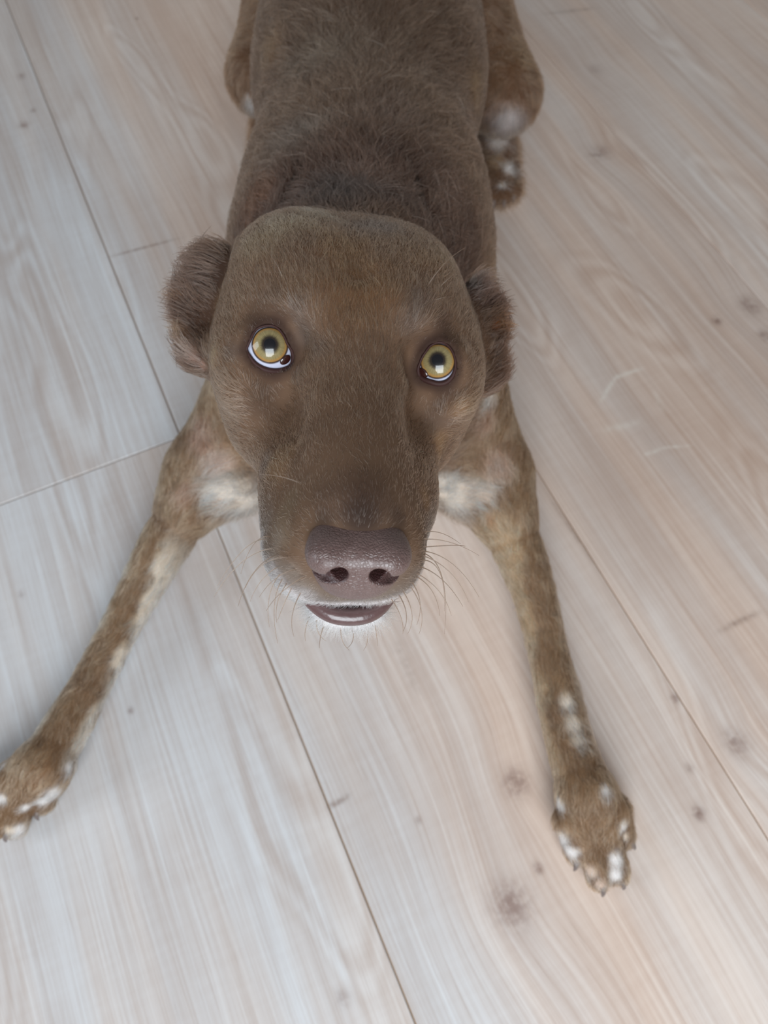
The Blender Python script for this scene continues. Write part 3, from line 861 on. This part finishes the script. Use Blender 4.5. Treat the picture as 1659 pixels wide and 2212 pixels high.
# lower lip
t = NT('lip_skin')
geo = t.n('NewGeometry'); nz = t.noise(geo.outputs['Position'], 500, 3)
bmp = t.n('Bump'); bmp.inputs['Strength'].default_value = .5; bmp.inputs['Distance'].default_value = .0004; t.put(bmp.inputs['Height'], nz)
t.bsdf(Base_Color=t.mix(nz, srgb(72, 50, 49), srgb(94, 70, 69)), Roughness=.32, Normal=bmp.outputs[0], Coat_Weight=.4, Coat_Roughness=.15)
arc = catmull([(-2.1, 8.1, -5.4), (-1.5, 8.85, -5.78), (-.75, 9.27, -6.06), (.05, 9.35, -6.13), (.8, 9.22, -6.04), (1.4, 8.8, -5.78), (1.9, 8.1, -5.42)], 6, False)
rad = .35 * np.sin(np.linspace(.05, np.pi - .05, len(arc))) ** .6 * .01
v, f = tube(H2W(arc), rad, False, 14)
lip = mesh_obj('lower_lip', v, f, t.m, dog); lip['label'] = 'shiny mauve lower lip'

# claws
t = NT('claw'); t.bsdf(Base_Color=srgb(104, 92, 88), Roughness=.35)
for p0, d in CLAWS:
    d = d / np.linalg.norm(d)
    cp = [p0 - d * .006, p0 - d * .001 + (0, 0, .0012), p0 + d * .0025 + (0, 0, -.001), p0 + d * .0042 + (0, 0, -.0048)]
    pts = catmull(cp, 4, False)
    v, f = tube(pts, np.linspace(.0030, .0007, len(pts)), False, 8)
    v[:, 2] = np.maximum(v[:, 2], .0004)
    mesh_obj('claw', v, f, t.m, dog)
print('parts', round(time.time() - T0, 1))

# ------------------------------------------------------------------ fur
def nrmz(v):
    return v / (np.linalg.norm(v, axis=-1, keepdims=True) + 1e-12)
# which way the hair lies
N0 = H2W((0, 10.6, -2.6))
flow = np.zeros_like(verts)
hd = nrmz(verts - N0) + np.array([0, .15, 0])
flow += hd * WT['head'][:, None] * 1.2
flow += np.array([0, 1.0, -.15]) * (WT['neck'] + WT['torso'])[:, None]
side = np.sign(verts[:, 0:1] + .014)
flow += np.concatenate([side * .9, np.full_like(side, .35), np.full_like(side, .1)], 1) * WT['ear'][:, None]
for g, a, b in (('leg_l', (425, 1045), (98, 1650)), ('leg_r', (1080, 1060), (1262, 1700)), ('paw_l', (98, 1650), (20, 1800)), ('paw_r', (1262, 1700), (1310, 1900))):
    d = PZ(*b, .02) - PZ(*a, .02)
    flow += nrmz(d) * WT[g][:, None]
flow += np.array([0, .3, -1.0]) * WT['hind'][:, None] + np.array([.4, .9, -.2]) * WT['tail'][:, None]
# whorl down the spine: the hair parts to both sides
flow[:, 0] += np.clip((verts[:, 0] + .014) / .05, -1, 1) * (WT['neck'] + WT['torso']) * .55
length = (.0058 * WT['head'] + .020 * WT['neck'] + .018 * WT['torso'] + .013 * WT['ear'] + .009 * (WT['leg_l'] + WT['leg_r']) + .006 * (WT['paw_l'] + WT['paw_r']) + .013 * (WT['hind'] + WT['tail']))
fx = HL[:, 1]
length = np.where(WT['head'] > .3, length * (.55 + .45 * sstep(-fx, -9, -2)), length)
length *= .35 + .65 * sstep(near_eye, .002, .012)
length = length + .0035 * lipw + .002 * chin
dens = (2.6 * WT['head'] + 1.0 * WT['neck'] + .75 * WT['torso'] + 1.3 * WT['ear'] + 1.0 * wl + .6 * (WT['hind'] + WT['tail']))
dens *= bare * (verts[:, 2] > .003)
# thinner where no one looks: under the belly and behind
dens *= .35 + .65 * sstep(nrm @ nrmz(C - np.array([0, .3, .15])), -.35, .1)
NH = 460000
ta = np.linalg.norm(np.cross(verts[tri[:, 1]] - verts[tri[:, 0]], verts[tri[:, 2]] - verts[tri[:, 0]]), axis=1)
tw = ta * dens[tri].mean(1)
cs = np.cumsum(tw); cs /= cs[-1]
ti = np.searchsorted(cs, rng.random(NH)); ti = np.minimum(ti, len(tri) - 1)
u, v = rng.random(NH), rng.random(NH)
fl_ = u + v > 1; u[fl_] = 1 - u[fl_]; v[fl_] = 1 - v[fl_]
bw = np.stack([1 - u - v, u, v], 1)
T = tri[ti]
def interp(A):
    return (A[T] * (bw[..., None] if A.ndim == 2 else bw)).sum(1)
root = interp(verts); N = nrmz(interp(nrm)); F_ = interp(flow); Ln = interp(length); Cc = interp(coat)
hw = interp(WT['head'])
# clumps: neighbouring hairs share a wander
cl = np.stack([vnoise(root, 150, s) - .5 for s in (11, 12, 13)], 1) * .9 + np.stack([vnoise(root, 420, s) - .5 for s in (14, 15, 16)], 1) * .9
F_ = nrmz(F_) + cl * (.55 + .5 * (1 - hw))[:, None] + rng.normal(0, .16, (NH, 3))
Tn = nrmz(F_ - (F_ * N).sum(1, keepdims=True) * N)
Ln = Ln * rng.uniform(.6, 1.25, NH)
lift = np.radians(rng.uniform(10, 28, NH) + 12 * interp(WT['ear']))
earw = interp(WT['ear'])
NP = 4
ts = np.linspace(0, 1, NP)
pts = np.empty((NH, NP, 3), np.float32)
for i, s in enumerate(ts):
    a = lift * (1 - .75 * s)
    pts[:, i] = root - N * .0004 + Ln[:, None] * s * (Tn * np.cos(a)[:, None] + N * np.sin(a)[:, None])
pts[..., 2] = np.maximum(pts[..., 2], .0006)
hr = (.000085 + .000045 * (1 - hw)) * rng.uniform(.7, 1.3, NH)
rads = (hr[:, None] * np.array([1.0, .95, .75, .25])[None]).astype(np.float32)
tone = rng.normal(0, .36, NH) + (vnoise(root, 300, 21) - .5) * .5 + (vnoise(root * np.array([1.6, .8, 1.0]), 110, 22) - .5) * .7 * (1 - hw)
Cc = np.clip(Cc * np.exp(tone)[:, None], 0, .95)
tip = rng.random(NH) < .2                                   # some hairs are bleached
Cc[tip] = Cc[tip] * 1.6 + .02
def hair_object(name, P, Rd, colors, mat, parent):
    n, k = P.shape[:2]
    hc = bpy.data.hair_curves.new(name)
    hc.add_curves([k] * n)
    hc.attributes['position'].data.foreach_set('vector', P.astype(np.float32).ravel())
    ra = hc.attributes.get('radius') or hc.attributes.new('radius', 'FLOAT', 'POINT')
    ra.data.foreach_set('value', Rd.astype(np.float32).ravel())
    cattr = hc.attributes.new('tint', 'FLOAT_COLOR', 'CURVE')
    cattr.data.foreach_set('color', np.concatenate([colors, np.ones((n, 1))], 1).astype(np.float32).ravel())
    hc.materials.append(mat)
    o = bpy.data.objects.new(name, hc); col.objects.link(o); o.parent = parent
    return o
t = NT('fur')
at = t.n('Attribute', attribute_name='tint')
hb_ = t.n('BsdfHairPrincipled'); hb_.model = 'CHIANG'; hb_.parametrization = 'COLOR'
t.link(at.outputs['Color'], hb_.inputs['Color'])
hb_.inputs['IOR'].default_value = 1.42; hb_.inputs['Roughness'].default_value = .38; hb_.inputs['Radial Roughness'].default_value = .6
t.link(hb_.outputs[0], t.out.inputs[0])
FUR = t.m
fur = hair_object('fur', pts, rads, Cc, FUR, dog)
fur['kind'] = 'stuff'; fur['label'] = 'short brown coat with cream markings'

# whiskers: (start pixel, bend pixel, end pixel)
WH = [(575, 1165, 530, 1160, 470, 1265), (590, 1185, 520, 1190, 462, 1290), (585, 1160, 545, 1150, 520, 1240), (595, 1200, 540, 1220, 514, 1310), (600, 1225, 560, 1245, 540, 1300),
      (605, 1240, 570, 1280, 582, 1355), (610, 1250, 580, 1300, 600, 1390), (620, 1260, 590, 1300, 598, 1345), (625, 1205, 560, 1200, 530, 1270), (630, 1270, 610, 1310, 600, 1340),
      (640, 1230, 590, 1240, 560, 1290), (650, 1280, 620, 1330, 635, 1375), (660, 1245, 600, 1275, 575, 1320), (670, 1330, 655, 1360, 660, 1385), (680, 1345, 680, 1370, 705, 1385),
      (700, 1350, 690, 1375, 690, 1400), (735, 1365, 735, 1390, 755, 1405), (760, 1365, 770, 1385, 750, 1400), (790, 1360, 800, 1385, 785, 1405), (810, 1350, 815, 1375, 815, 1395),
      (915, 1165, 970, 1160, 1035, 1200), (915, 1150, 950, 1140, 995, 1175), (925, 1190, 985, 1200, 1035, 1290), (930, 1200, 985, 1225, 1012, 1300), (925, 1195, 975, 1220, 960, 1370),
      (920, 1210, 965, 1210, 960, 1320), (925, 1245, 960, 1270, 975, 1330), (915, 1250, 945, 1270, 950, 1330), (915, 1225, 960, 1240, 1000, 1310), (905, 1265, 920, 1300, 900, 1350),
      (910, 1280, 925, 1320, 905, 1370), (890, 1290, 905, 1330, 880, 1370), (880, 1300, 890, 1330, 870, 1365), (860, 1310, 875, 1335, 870, 1370), (930, 1180, 990, 1175, 1005, 1180),
      (470, 555, 420, 555, 398, 590), (925, 615, 960, 560, 1005, 535), (950, 620, 975, 595, 990, 585), (935, 650, 960, 640, 980, 640), (650, 1045, 610, 1025, 560, 1025), (610, 600, 600, 570, 580, 545)]
wp = []
for (x0, y0, x1, y1, x2, y2) in WH:
    h0 = hit(x0, y0)
    if h0 is None:
        cx, cy = 760, 1200
        for q in np.linspace(.05, .6, 12):
            h0 = hit(x0 + (cx - x0) * q, y0 + (cy - y0) * q)
            if h0 is not None:
                break
    if h0 is None:
        continue
    d0 = proj(h0)[2]; away = .0 if y0 > 700 else .0
    b1 = PD(x1, y1, d0 - .004); b2 = PD(x2, y2, d0 + .004)
    s = np.linspace(0, 1, 10)[:, None]
    wp.append((1 - s) ** 2 * h0 + 2 * s * (1 - s) * b1 + s * s * b2)
wp = np.array(wp)
wr = np.linspace(.00021, .00006, 10)[None].repeat(len(wp), 0)
wc = np.tile(srgb(92, 72, 58), (len(wp), 1)) * rng.uniform(.6, 1.5, (len(wp), 1)); 
wh = hair_object('whiskers', wp, wr, wc, FUR, dog); wh['kind'] = 'stuff'
print('fur', NH, round(time.time() - T0, 1))
